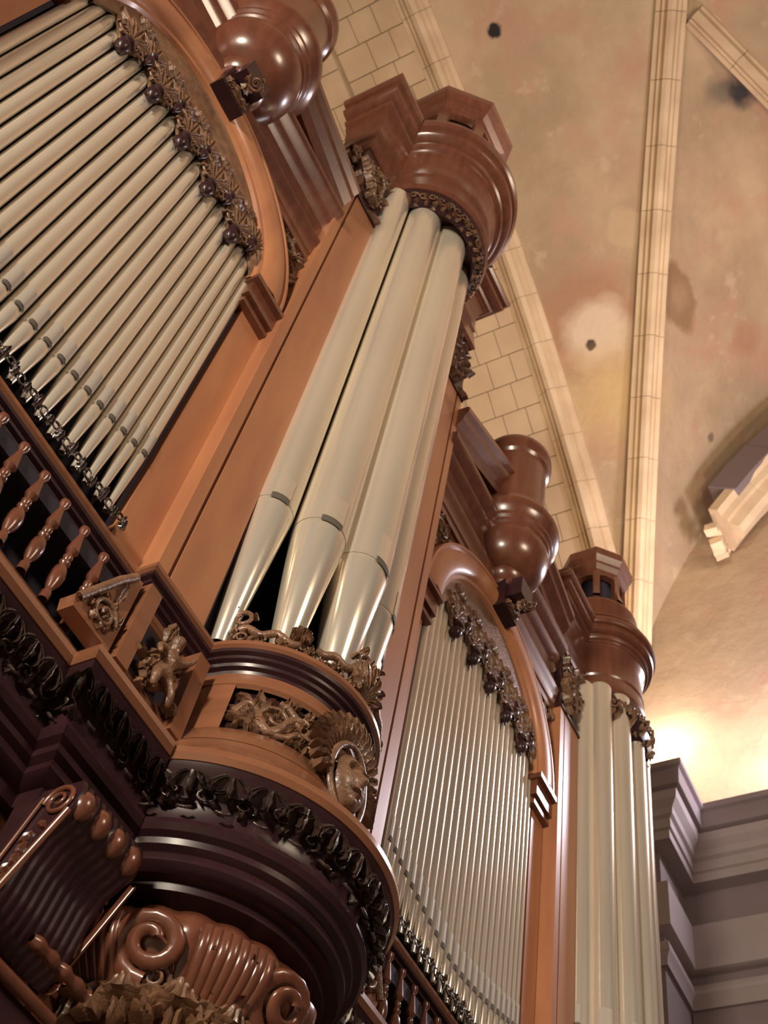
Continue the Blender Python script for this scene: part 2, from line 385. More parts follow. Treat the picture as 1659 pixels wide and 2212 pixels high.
# transverse arch stub: starts broken at y ~ 8
tr = empty('trim_5', (42, 2, 62), 'broken end of a moulded stone rib jutting from the end wall', 'rib'); tr['kind'] = 'structure'
rib_pieces('r', [(41.6, y, Bv(y) - 5.0 - 0.05*(8-y)) for y in [8.1 - 26.0*i/40 for i in range(41)]], 3.2, 1.8, tr, 3.2, side=(1, 0, 0))
rib_pieces('r', [(41.4, y, Bv(y) - 3.0 - 0.05*(8-y)) for y in [7.9 - 26.0*i/40 for i in range(41)]], 3.0, 2.0, tr, 4.2, side=(1, 0, 0), m='greydk', prof=[(-1, 0), (-1, 1), (1, 1), (1, 0)])  # dark strip above the rib: shadowed soffit put into the stone colour
for k in range(7):
    mb = MB(); y = 7.75; x = 40.1 + k*0.42; z = Bv(8.1) - 5.1 - random.uniform(0.1, 1.5); e = random.uniform(0.35, 0.6)
    c8 = [(x + dx*e + random.uniform(-.08, .08), y + dy*0.75 + random.uniform(-.06, .06), z - dz*e + random.uniform(-.08, .08)) for dz in (0, 1) for dx, dy in ((0, 0), (1, 0), (1, 1), (0, 1))]
    mb.add(c8, [(0,3,2,1),(4,5,6,7),(0,1,5,4),(1,2,6,5),(2,3,7,6),(3,0,4,7)]); part(mb, 'broken_stone', 'ribstone', tr)
# floor
mb = MB(); mb.box((-60, -60, -6.2), (60, 31, -5.5)); tag(mb.build('floor', 'floor'), kind='structure', label='stone church floor')

# ------------------------------------------------------------------ organ pipes
def pipe(name, c, r, z0, zm, z1, face, label, group, toe=0.36, cat='organ pipe', lipw=0.62, seg=24, liph=None):
    # c = (x, y), face = angle of the outward mouth direction
    t = empty(name, (c[0], c[1], z0), label, cat, group)
    mb = MB(); mb.lathe([(r*0.985, zm+0.05), (r, zm+0.12), (r, z1), (r*0.93, z1), (r*0.93, z1-2)], c, seg); part(mb, 'body', 'tin', t, 40)
    mb = MB(); mb.lathe([(r*toe*0.9, z0), (r*toe, z0+0.02), (r*0.96, zm-0.12), (r*0.985, zm-0.02), (r*0.97, zm+0.06)], c, seg); part(mb, 'foot', 'tin', t, 40)
    hw = lipw; lh = liph or r*1.3
    mb = MB(); rows = []
    for z in (zm+0.16, zm+0.16+lh):
        rows.append([(c[0] + (r+0.012)*math.cos(face-hw+2*hw*k/6), c[1] + (r+0.012)*math.sin(face-hw+2*hw*k/6), z) for k in range(7)])
    mb.grid(rows); part(mb, 'upper_lip', 'tin' if r > 0.4 else 'tinlip', t, 40)
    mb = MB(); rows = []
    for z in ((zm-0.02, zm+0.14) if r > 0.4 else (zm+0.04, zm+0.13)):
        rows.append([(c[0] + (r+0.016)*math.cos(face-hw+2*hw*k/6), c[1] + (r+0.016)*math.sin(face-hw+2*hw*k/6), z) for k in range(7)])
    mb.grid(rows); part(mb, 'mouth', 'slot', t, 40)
    return t
ORD = ['first', 'second', 'third', 'fourth', 'fifth', 'sixth', 'seventh', 'eighth', 'ninth', 'tenth', 'eleventh', 'twelfth', 'thirteenth', 'fourteenth',
       'fifteenth', 'sixteenth', 'seventeenth', 'eighteenth', 'nineteenth', 'twentieth', 'twenty-first', 'twenty-second', 'twenty-third', 'twenty-fourth', 'twenty-fifth']
def bay_pipes(xc, n, where, grp, zmid, zend, seg, w0=0.27, w1=0.09):
    ws = [w0 + w1*math.sin(PI*(i+0.5)/n) for i in range(n)]; k = 6.42/sum(ws); ws = [q*k for q in ws]
    x = xc - 3.21
    for i, q in enumerate(ws):
        c = (x+q/2, 10.06); x += q; t = abs(2*(i+0.5)/n - 1); zm = zmid + (zend-zmid)*t**1.3
        pipe('organ_pipe', c, q*0.462, 14.02 + 0.16*t, zm, 25.4 - 1.9*t*t, -PI/2, '%s slim silver pipe from the right in the %s' % (ORD[n-1-i], where), grp, 0.42, lipw=0.6, seg=seg, liph=0.5)
bay_pipes(2.95, 21, 'near flat bay at upper left', 'slim pipes of the near bay', 15.05, 15.75, 20)
bay_pipes(18.22, 23, 'far bay behind the large tower', 'slim pipes of the far bay', 14.7, 15.45, 16)
near = [((8.76, 9.62), 0.44, 2.15, 'leftmost of the large tin pipes in the near round tower'), ((9.6, 9.06), 0.53, 2.1, 'large tin pipe between the leftmost and the middle one of the near tower'),
        ((10.6, 8.76), 0.59, PI/2, 'widest tin pipe at the front centre of the near tower'), ((11.62, 9.06), 0.53, 1.05, 'large tin pipe half hidden right of the widest one'),
        ((12.44, 9.62), 0.44, 1.0, 'rightmost large tin pipe hidden round the near tower')]
for c, r, fa, lb in near: pipe('tower_pipe', c, r, 13.95, 17.65, 34.9, -fa if fa == PI/2 else -(PI/2) + (PI/2-fa if fa < PI/2 else -(fa-PI/2)), lb, 'large pipes of the near tower', 0.34, lipw=0.42, seg=48)
names7 = ['leftmost', 'second', 'third', 'fourth', 'fifth', 'sixth', 'seventh']
for i in range(7):
    a = PI + (i+0.15)*PI/6.3; r = 0.37; rr = 1.52
    c = (25.87 + rr*1.18*math.cos(a), 9.75 + rr*0.72*math.sin(a))
    pipe('tower_pipe', c, r, 13.95, 17.0, 29.3, a, '%s tin pipe from the left in the far round tower' % names7[i], 'pipes of the far tower', 0.34, lipw=0.42, seg=32)

# ------------------------------------------------------------------ tower cases
LEDGE = [(-0.9, 13.9), (0.0, 13.9), (0.03, 13.86), (0.03, 13.78), (-0.02, 13.74)]
UNDER = [(-0.02, 13.74), (-0.03, 13.68), (-0.1, 13.65), (-0.11, 13.6), (-0.18, 13.57), (-0.2, 13.52), (-0.27, 13.49), (-0.29, 13.44), (-0.9, 13.44)]
RAIL = [(-0.6, 11.75), (-0.02, 11.75), (0.02, 11.68), (0.08, 11.5), (0.28, 11.25), (0.52, 11.0), (0.56, 10.98), (0.6, 10.92), (0.74, 10.82), (0.76, 10.7), (0.7, 10.62), (-0.3, 10.62)]
COVE = [(0.68, 10.62), (0.62, 10.5), (0.42, 10.3), (0.34, 10.1), (0.34, 9.9)]
LOWER = [(-0.4, 9.92), (0.34, 9.92), (0.42, 9.88), (0.44, 9.8), (0.38, 9.72), (0.28, 9.68), (0.26, 9.6), (0.16, 9.55), (0.2, 9.48), (0.2, 9.4), (0.12, 9.34), (0.0, 9.3), (-0.05, 9.15), (-0.5, 9.1)]
def cove_leaves(mp, m, parent, step=0.36):
    mb = MB(); u = 0.15; k = 0
    while u < mp.length - 0.1:
        rr = random.uniform
        if k % 2 == 0:
            for j in range(3):
                mb.leaf(mp, u + (j-1)*0.06, 0.05, PI/2 + (j-1)*-0.9, 0.0 + 0.5, 0.05, 0.12, curl=0.10 + 0.03*rr(0, 1), bend=(j-1)*1.6, h0=0.02)
            mb.tube([(u-0.07 + 0.14*i/5, 0.86 + 0.05*math.sin(PI*i/5), 0.16 + 0.02*math.sin(PI*i/5)) for i in range(6)], 0.03, mp, 5)
        else:
            mb.scroll(mp, u, 0.45 + rr(-0.1, 0.1), 0.13, rr(0, 6), 1.2, random.choice((-1, 1)), 0.2, 0.12, 3)
            for j in range(3): mb.leaf(mp, u + rr(-0.12, 0.12), rr(0.05, 0.7), rr(0.3, 2.8), 0.24, 0.05, 0.1, curl=0.07, bend=random.choice((-1.4, 1.4)))
        u += step; k += 1
    return part(mb, 'carved_foliage', m, parent, 60)
def opening_crest(path, parent):
    # scrollwork standing on the ledge in front of the pipe feet
    mp = pathmap(path, [(-0.16, 15.2), (-0.16, 13.9)])
    H = 1.3; zz = lambda z: (15.2 - z)/H
    mid = mp.length/2
    def pm_(u, z, h): return mp(u, zz(z), h)
    mb = MB()
    q_ = mp.length/2
    for sd in (-1, 1):
        mb.scroll(pm_, mid + sd*(q_-0.3), 14.5, 0.26, -PI/2, 1.5, sd, 0.22, 0.16, 3, ros=False)
        mb.tube([(mid + sd*(q_-0.3 - (q_*0.5-0.35)*i/14), 14.25 - 0.12*i/14 + 0.06*math.sin(i*0.9), 0.06) for i in range(15)], 0.075, pm_, 6)
        mb.scroll(pm_, mid + sd*0.2, 14.62, 0.3, -PI/2, 1.5, -sd, 0.22, 0.2, 4, ros=False)
        mb.tube([(mid + sd*(0.25 + (q_*0.5-0.5)*i/14), 14.32 - 0.16*i/14 + 0.05*math.sin(i*0.9), 0.08) for i in range(15)], 0.08, pm_, 6)
        for k in range(7):
            mb.scroll(pm_, mid + sd*(0.3 + 0.36*k), 14.08, 0.14, PI/2*k, 1.2, -sd if k % 2 else sd, 0.2, 0.13, 3)
        for k in range(11):
            mb.leaf(pm_, mid + sd*(0.2 + 0.24*k), 13.93, PI/2 + sd*0.7*(1 if k % 2 else -1), 0.3, 0.08, 0.12, curl=0.05, bend=sd*0.9)
        um = mid + sd*q_*0.52
        for k in range(9):
            a = 2*PI*k/9; mb.leaf(pm_, um, 14.3, a, 0.2, 0.07, 0.2, curl=0.04)
    for k in range(7):
        mb.leaf(pm_, mid, 14.0, PI/2 + (k-3)*0.35, 0.8 - 0.08*abs(k-3), 0.12, 0.2, curl=0.08)
    return part(mb, 'carved_cresting', 'carve', parent, 50)

def cherub(xm, parent):
    # small carved putto leaning on a scroll: one skinned body
    J = [(0.0, 9.50, 12.30, 0.13), (0.03, 9.46, 12.55, 0.125), (0.02, 9.47, 12.72, 0.06), (0.0, 9.42, 12.88, 0.135), (-0.02, 9.42, 12.99, 0.10),
         (-0.18, 9.44, 12.60, 0.06), (-0.34, 9.40, 12.48, 0.05), (-0.30, 9.34, 12.32, 0.04),
         (0.20, 9.44, 12.62, 0.06), (0.34, 9.40, 12.78, 0.05), (0.40, 9.38, 12.93, 0.04),
         (-0.12, 9.46, 12.16, 0.10), (-0.20, 9.36, 11.98, 0.08), (-0.14, 9.42, 11.82, 0.05),
         (0.13, 9.46, 12.18, 0.10), (0.24, 9.42, 12.0, 0.08), (0.30, 9.48, 11.82, 0.05)]
    E_ = [(0,1),(1,2),(2,3),(3,4),(1,5),(5,6),(6,7),(1,8),(8,9),(9,10),(0,11),(11,12),(12,13),(0,14),(14,15),(15,16)]
    og = Vector(parent['org']); me = bpy.data.meshes.new('cherub')
    me.from_pydata([((xm + x - og.x)*S, (y - og.y)*S, (z - og.z)*S) for x, y, z, r_ in J], E_, []); me.materials.append(M['carve'])
    ob = bpy.data.objects.new('cherub', me); sc.collection.objects.link(ob); ob.parent = parent
    ob.modifiers.new('Skin', 'SKIN'); sk = me.skin_vertices[0].data
    for i, j in enumerate(J): sk[i].radius = (j[3]*S, j[3]*S); sk[i].use_root = (i == 0)
    sb = ob.modifiers.new('Sub', 'SUBSURF'); sb.levels = 2; sb.render_levels = 2
    return ob
def tower(xt, half, rl, zt, where, far=False):
    t = empty('organ_tower', (xt, 9.85, 8.0), where, 'organ case')
    cy = 9.85; nseg = 48
    base = arc_path(xt, half, rl, cy, 9.6, 10.6, nseg)
    mb = MB(); sweep(mb, base, LEDGE); part(mb, 'ledge', 'rail', t, 30)
    mb = MB(); sweep(mb, base, UNDER); part(mb, 'ledge_soffit', 'deep', t, 30)  # shaded underside of the ledge, darkened in the wood colour
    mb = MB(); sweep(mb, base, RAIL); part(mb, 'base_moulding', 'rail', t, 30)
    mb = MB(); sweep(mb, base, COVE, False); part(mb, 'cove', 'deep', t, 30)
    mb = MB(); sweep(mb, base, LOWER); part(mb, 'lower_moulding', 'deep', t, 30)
    mpc = pathmap(base, [(0.64, 10.56), (0.44, 10.32), (0.34, 10.1), (0.34, 9.92)])
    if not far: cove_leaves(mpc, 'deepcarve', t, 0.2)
    # frieze drum: bands and a sunk field
    fr = arc_path(xt, half, rl, cy, 9.6, 10.6, nseg)
    mb = MB(); sweep(mb, fr, [(-0.35, 13.45), (-0.29, 13.44), (-0.27, 13.2), (-0.33, 13.15)], False); sweep(mb, fr, [(-0.24, 12.2), (-0.2, 12.16), (-0.04, 11.78), (-0.3, 11.74)], False); part(mb, 'frieze_band', 'rail', t, 30)
    mb = MB(); sweep(mb, fr, [(-0.42, 13.2), (-0.4, 12.6), (-0.34, 12.1)], False); part(mb, 'frieze_ground', 'deep', t, 30)
    # end stiles of the drum frieze and posts on the flats
    a0 = math.asin(0.25/rl)
    for sg in (-1, 1):
        mb = MB(); rows = []
        for k in range(5):
            a = (PI + a0 - 0.1 + 0.36*k/4) if sg < 0 else (2*PI - a0 + 0.1 - 0.36*k/4)
            rows.append([(xt + (rl+d)*math.cos(a), cy + (rl+d)*math.sin(a), z) for d, z in ((-0.29, 13.22), (-0.22, 12.15))])
        mb.grid(rows); part(mb, 'stile', 'rail', t, 30)
    if not far:
        for sg in (-1, 1):
            for x in (half-0.16, half-1.55):
                mb = MB(); xa = xt + sg*x; mb.box((xa-0.14, 9.52, 11.7), (xa+0.14, 9.9, 13.35)); part(mb, 'post', 'rail', t)
        # cherub-and-leaf panels on the flats
        for sg in (-1, 1):
            xm = xt + sg*(half-0.86); pmf = planemap((xm, 9.62, 12.4), (1, 0, 0), (0, 0, 1), (0, -1, 0)); mb = MB()
            cherub(xm, t)
            for k in range(16):
                a = random.uniform(0, 2*PI); mb.leaf(pmf, random.uniform(-0.4, 0.4), random.uniform(-0.5, 0.5), a, 0.35, 0.09, 0.13, curl=0.06, bend=random.choice((-1.3, 1.3)))
            mb.scroll(pmf, -0.15, -0.25, 0.25, 0, 1.4, 1, 0.18, 0.14, 5); mb.scroll(pmf, 0.2, 0.3, 0.2, PI, 1.4, -1, 0.18, 0.14, 5)
            part(mb, 'carved_panel', 'carve', t, 50)
        # scroll frieze on the drum
        rz = RZ([(rl-0.40, 13.2), (rl-0.35, 12.15)]); rm = ringmap((xt, cy), rz)
        arc = rz.mean*(PI/2 - a0 - 0.25)
        for sg in (-1, 1):
            mb = MB(); flip = (lambda f_, s_: (lambda u, v, h: f_(s_*u, v, h)))(rm, sg)
            for k, (uu, RR) in enumerate(((arc-0.72, 0.40), (arc-1.45, 0.34))):
                mb.scroll(flip, uu, 12.62, RR, PI*(0.5 if k % 2 == 0 else 1.5), 1.7, 1 if k % 2 == 0 else -1, 0.16, 0.15, 9)
            for k in range(6): mb.leaf(flip, arc-0.38, 12.6, -1.3 + 0.52*k, 0.42, 0.06, 0.1, curl=0.04, bend=0.3*(k-2.5))
            P = [(arc - 0.1 - (arc-0.35)*i/30, 12.6 + 0.26*math.sin(i*0.42), 0.06) for i in range(31)]
            mb.tube(P, [0.07 - 0.02*math.sin(i*0.4) for i in range(31)], flip, 5)
            for k in range(30):
                u = arc - 0.3 - (arc-0.7)*k/30; mb.leaf(flip, u, 12.6 + 0.3*math.sin(k*1.3), random.uniform(0, 2*PI), 0.3, 0.075, 0.12, curl=0.05, bend=random.choice((-1.2, 1.2)))
            part(mb, 'carved_scroll', 'carve', t, 50)
        # central mask in an oval cartouche
        mm = MB(); f2 = lambda u, v, h: rm(u, v, h)
        mm.tube([(0.40*math.cos(a), 12.15 + 0.68*math.sin(a), 0.40) for a in [2*PI*i/24 for i in range(25)]], 0.05, f2, 6)
        for k in range(22):
            a = -0.5 + (PI+1.0)*k/21; mm.leaf(f2, 0.36*math.cos(a), 12.4 + 0.5*math.sin(a), a, 0.42, 0.1, 0.18, h0=0.3, curl=0.1, bend=0.8)
        cart = part(mm, 'cartouche', 'carve', t, 50)
        mf = MB(); rows = []
        for i in range(37):
            v = -1 + 2*i/36; row = []
            for j in range(33):
                u = -1 + 2*j/32; rr = u*u*0.9 + v*v; base_h = 0.24*math.sqrt(max(0, 1-rr)) if rr < 1 else 0
                nose = 0.12*math.exp(-(u/0.2)**2)*(max(0, 1-abs(v+0.02)/0.32)); eyes = -0.10*sum(math.exp(-((u-e)/0.2)**2 - ((v-0.25)/0.13)**2) for e in (-0.36, 0.36))
                brow = 0.06*math.exp(-((v-0.42)/0.09)**2)*(1 if abs(u) < 0.7 else 0); mouth = -0.08*math.exp(-(u/0.28)**2 - ((v+0.46)/0.05)**2) + 0.06*math.exp(-(u/0.22)**2 - ((v+0.38)/0.05)**2) + 0.06*math.exp(-(u/0.2)**2 - ((v+0.54)/0.06)**2)
                chin = 0.05*math.exp(-(u/0.25)**2 - ((v+0.78)/0.12)**2)
                row.append(f2(0.30*u, 12.15 + 0.50*v, 0.34 + base_h + nose + eyes + brow + mouth + chin))
            rows.append(row)
        mf.grid(rows); part(mf, 'mask', 'carve', cart, 60)
        opening_crest(arc_path(xt, half, rl, cy, 9.6, 10.6, nseg)[2:-2], t)
    # upright panels either side of the pipes
    zp = zt['panel']
    for sg in (-1, 1):
        xo = xt + sg*half; xi = xt + sg*(half-1.32)
        mb = MB(); mb.box((min(xo, xo-sg*0.26), 9.6, 13.9), (max(xo, xo-sg*0.26), 10.1, zp)); part(mb, 'stile', 'panel', t)
        mb = MB(); mb.box((min(xo-sg*0.26, xo-sg*0.34), 9.66, 13.9), (max(xo-sg*0.26, xo-sg*0.34), 10.0, zp)); part(mb, 'groove', 'wood', t)
        mb = MB(); mb.box((min(xo-sg*0.34, xi), 9.6, 13.9), (max(xo-sg*0.34, xi), 10.0, zp)); part(mb, 'side_panel', 'panel', t)
        mb = MB(); mb.box((min(xi, xi-sg*0.1), 9.68, 13.9), (max(xi, xi-sg*0.1), 11.0, zp+3)); part(mb, 'reveal', 'deep', t)
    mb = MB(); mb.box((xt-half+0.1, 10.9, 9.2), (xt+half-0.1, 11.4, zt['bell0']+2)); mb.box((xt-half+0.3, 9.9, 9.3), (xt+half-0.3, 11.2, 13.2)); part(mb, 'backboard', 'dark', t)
    # crown
    rc = zt['r']; cr = arc_path(xt, half, rc, cy, 9.62, 11.0, nseg)
    z0, z1, z2 = zt['band0'], zt['bell0'], zt['corn']; k = zt['k']
    mb = MB(); sweep(mb, cr, [(-0.34*k-0.9, z1), (0.02, z1), (0.1*k, z1+0.18*k), (0.06*k, z1+0.5*k), (0.0, z1+1.2*k), (-0.02, z1+1.3*k), (0.03*k, z1+1.4*k), (0.0, z1+1.55*k), (-0.02, z2-0.9*k), (0.05*k, z2-0.75*k), (0.05*k, z2-0.55*k), (0.16*k, z2-0.3*k)], False); part(mb, 'bell', 'wood', t, 30)
    pf = [(0.1, -0.35), (0.2, -0.3), (0.2, -0.1), (0.3, -0.06), (0.36, 0.02), (0.36, 0.12), (0.3, 0.16), (0.3, 0.3), (0.5, 0.34), (0.6, 0.42), (0.64, 0.54), (0.6, 0.66), (0.54, 0.7), (0.54, 0.86), (0.7, 0.9), (0.78, 1.0), (0.8, 1.15), (0.76, 1.3), (0.6, 1.38), (0.52, 1.4), (0.52, 1.6), (0.36, 1.66), (0.36, 1.8), (0.46, 1.84), (0.46, 1.98), (0.28, 2.05), (-0.6, 2.1)]
    mb = MB(); sweep(mb, cr, [(d*k, z2 + h*k) for d, h in pf], False); part(mb, 'cornice', 'wood', t, 30)
    # carved collar over the pipe tops
    arcp = cr[2:-2]
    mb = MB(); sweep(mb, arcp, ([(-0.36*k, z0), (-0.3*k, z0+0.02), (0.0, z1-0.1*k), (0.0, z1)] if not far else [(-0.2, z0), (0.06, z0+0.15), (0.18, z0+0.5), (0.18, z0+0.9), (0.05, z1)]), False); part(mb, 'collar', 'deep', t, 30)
    mpb = pathmap(arcp, [(0.02, z1), (-0.32*k, z0)] if not far else [(0.08, z1), (0.2, z0+0.9), (0.2, z0+0.5), (0.0, z0)]); mb = MB(); u = 0.1
    flipm = lambda u, v, h: mpb(u, v, h)
    i = 0
    while u < mpb.length:
        mb.scroll(flipm, u, 0.45, 0.17*k**0.5, 0, 1.2, 1 if i % 2 else -1, 0.2, 0.12*k, 3)
        mb.leaf(flipm, u+0.12, 0.9, -PI/2 if i % 2 else PI/2, 0.3, 0.08, 0.14*k, curl=0.06, bend=0.8)
        mb.leaf(flipm, u+0.05, 0.6, random.uniform(0, 6), 0.25, 0.07, 0.14*k, curl=0.06, bend=0.8)
        u += 0.3*k**0.5; i += 1
    part(mb, 'carved_collar', 'carve', t, 50)
    # carved flats beside the collar, and ears
    for sg in (-1, 1):
        xa = xt + sg*(half-0.68); zc = (zp + z1)/2; hh = (z1-zp)/2
        mb = MB(); mb.box((xa-0.66, 9.66, zp), (xa+0.66, 10.6, z1+0.1)); mb.box((xa-0.70, 9.55, zp), (xa+0.70, 9.7, zp+0.14*k)); part(mb, 'capital_block', 'deep', t)
        pmf = planemap((xa, 9.66, zc), (1, 0, 0), (0, 0, 1), (0, -1, 0)); mb = MB()
        for q in range(30):
            mb.leaf(pmf, random.uniform(-0.5, 0.5), random.uniform(-hh*0.8, hh*0.7), random.uniform(0, 2*PI), 0.5, 0.12, 0.2, curl=0.12, bend=random.choice((-1.5, 1.5)))
        mb.scroll(pmf, -0.2, hh*0.35, 0.32, 0, 1.5, 1, 0.18, 0.2, 6); mb.scroll(pmf, 0.2, -hh*0.3, 0.3, PI, 1.5, -1, 0.18, 0.2, 6)
        part(mb, 'carved_capital', 'carve', t, 50)
        # ear hanging from the outer edge
        pe = planemap((xt + sg*half, 9.9, zc), (sg, 0, 0), (0, 0, 1), (0, -1, 0)); pe2 = planemap((xt + sg*half, 9.9, zc), (sg, 0, 0), (0, 0, 1), (0, 1, 0)); mb = MB()
        for f_ in (pe, pe2):
            mb.scroll(f_, 0.16, hh*0.55, 0.24, PI/2, 1.4, -1, 0.28, 0.12, 5); mb.scroll(f_, 0.1, -hh*0.3, 0.2, PI/2, 1.4, 1, 0.28, 0.12, 5)
            for q in range(5): mb.leaf(f_, 0.0, hh*(0.9-0.5*q), -0.9, 0.5, 0.13, 0.12, curl=0.05, bend=-1.0)
        part(mb, 'carved_ear', 'carve', t, 50)
    # lantern: ring, eight piers, arches, octagon
    zl0 = z2 + 2.0*k; ro = zt['ro']; zl1 = zt['oct']; hk = k*(1.65 if far else 1.0)
    if far:
        mb = MB(); mb.lathe([(1.25, zl0-0.1), (1.3, zl0), (1.38, zl0+0.5), (1.4, zl0+1.0), (1.48, zl0+1.2), (1.46, zl0+1.35), (1.25, zl0+1.5), (0.6, zl0+1.55)], (xt, cy), 48); part(mb, 'neck_drum', 'wood', t, 30); zl0 += 1.3
    mb = MB(); mb.lathe([(ro*0.98, zl0-0.1), (ro*1.08, zl0+0.1*k), (ro*1.08, zl0+0.35*k), (ro*0.9, zl0+0.6*k), (ro*0.86, zl0+1.0*k), (ro*0.5, zl0+1.05*k)], (xt, cy), 48); part(mb, 'neck', 'wood', t, 30)
    mb = MB(); mb.lathe([(ro*0.6, zl0+0.9*k), (ro*0.6, zl1)], (xt, cy), 24); part(mb, 'lantern_core', 'dark', t)
    for i in range(8):
        a = PI/8 + i*PI/4; p = MB(); c0 = Vector((xt + ro*0.86*math.cos(a), cy + ro*0.86*math.sin(a), 0)); tx = Vector((-math.sin(a), math.cos(a), 0)); nx = Vector((math.cos(a), math.sin(a), 0))
        q = lambda u, d, z: c0 + tx*u + nx*d + Vector((0, 0, z)); wd = 0.2*k
        vs = [q(-wd, -0.1, zl0+0.9*k), q(wd, -0.1, zl0+0.9*k), q(wd, 0.13*k, zl0+0.9*k), q(-wd, 0.13*k, zl0+0.9*k), q(-wd, -0.1, zl1), q(wd, -0.1, zl1), q(wd, 0.13*k, zl1), q(-wd, 0.13*k, zl1)]
        p.add(vs, [(0,3,2,1),(4,5,6,7),(0,1,5,4),(1,2,6,5),(2,3,7,6),(3,0,4,7)])
        vs = [q(-wd, 0.13*k, zl0+0.9*k), q(wd, 0.13*k, zl0+0.9*k), q(wd, 0.38*k, zl0+0.95*k), q(-wd, 0.38*k, zl0+0.95*k), q(-wd*0.6, 0.13*k, zl0+2.0*k), q(wd*0.6, 0.13*k, zl0+2.0*k)]
        p.add(vs, [(3,2,5,4), (0,3,4), (1,5,2)])
        part(p, 'pier', 'wood', t)
        a2 = i*PI/4; c1 = Vector((xt + ro*0.83*math.cos(a2), cy + ro*0.83*math.sin(a2), 0)); t2 = Vector((-math.sin(a2), math.cos(a2), 0)); n2 = Vector((math.cos(a2), math.sin(a2), 0))
        hw = ro*0.36; zs = zl1 - hw*1.15; ab = MB(); inner = [c1 + t2*(hw*math.cos(b_)) + Vector((0, 0, zs + hw*0.9*math.sin(b_))) for b_ in [PI*j/8 for j in range(9)]]
        outer = [Vector((v.x, v.y, zl1)) for v in inner]
        ab.grid([[v + n2*0.03 for v in inner], [v + n2*0.03 for v in outer]]); ab.grid([[v - n2*0.2 for v in inner], [v + n2*0.03 for v in inner]]); part(ab, 'arch_head', 'wood', t)
    pr = [(0.88, zl1-0.05), (0.94, zl1), (0.95, zl1+0.15*hk), (1.06, zl1+0.35*hk), (1.06, zl1+0.5*hk), (1.18, zl1+0.75*hk), (1.2, zl1+1.1*hk), (1.1, zl1+1.3*hk), (0.01, zl1+1.7*hk)]
    mb = MB(); mb.lathe([(0.01, zl1-0.05)] + [(ro*a_, z_) for a_, z_ in pr], (xt, cy), 8, a0=PI/8, a1=2*PI+PI/8); part(mb, 'octagonal_cap', 'wood', t)
    return t
near_t = tower(10.6, 3.6, 1.96, dict(panel=31.5, band0=34.4, bell0=35.1, corn=38.5, k=1.0, r=2.12, ro=2.0, oct=45.2), 'large near round tower of the carved walnut organ case, holding three wide visible pipes')
far_t = tower(25.87, 3.55, 1.9, dict(panel=26.6, band0=27.9, bell0=29.4, corn=31.9, k=0.62, r=1.55, ro=1.16, oct=36.6), 'smaller far round tower of the walnut organ case at the right', True)

# side wall of the case left of the near bay
t = empty('organ_tower', (-4.7, 9.85, 8.0), 'edge of the next organ tower cut off at the upper left corner', 'organ case')
mb = MB(); mb.box((-1.1, 9.6, 13.9), (-0.75, 10.4, 31.5)); mb.box((-3.0, 9.6, 13.9), (-1.1, 10.2, 36)); part(mb, 'side_panel', 'panel', t)

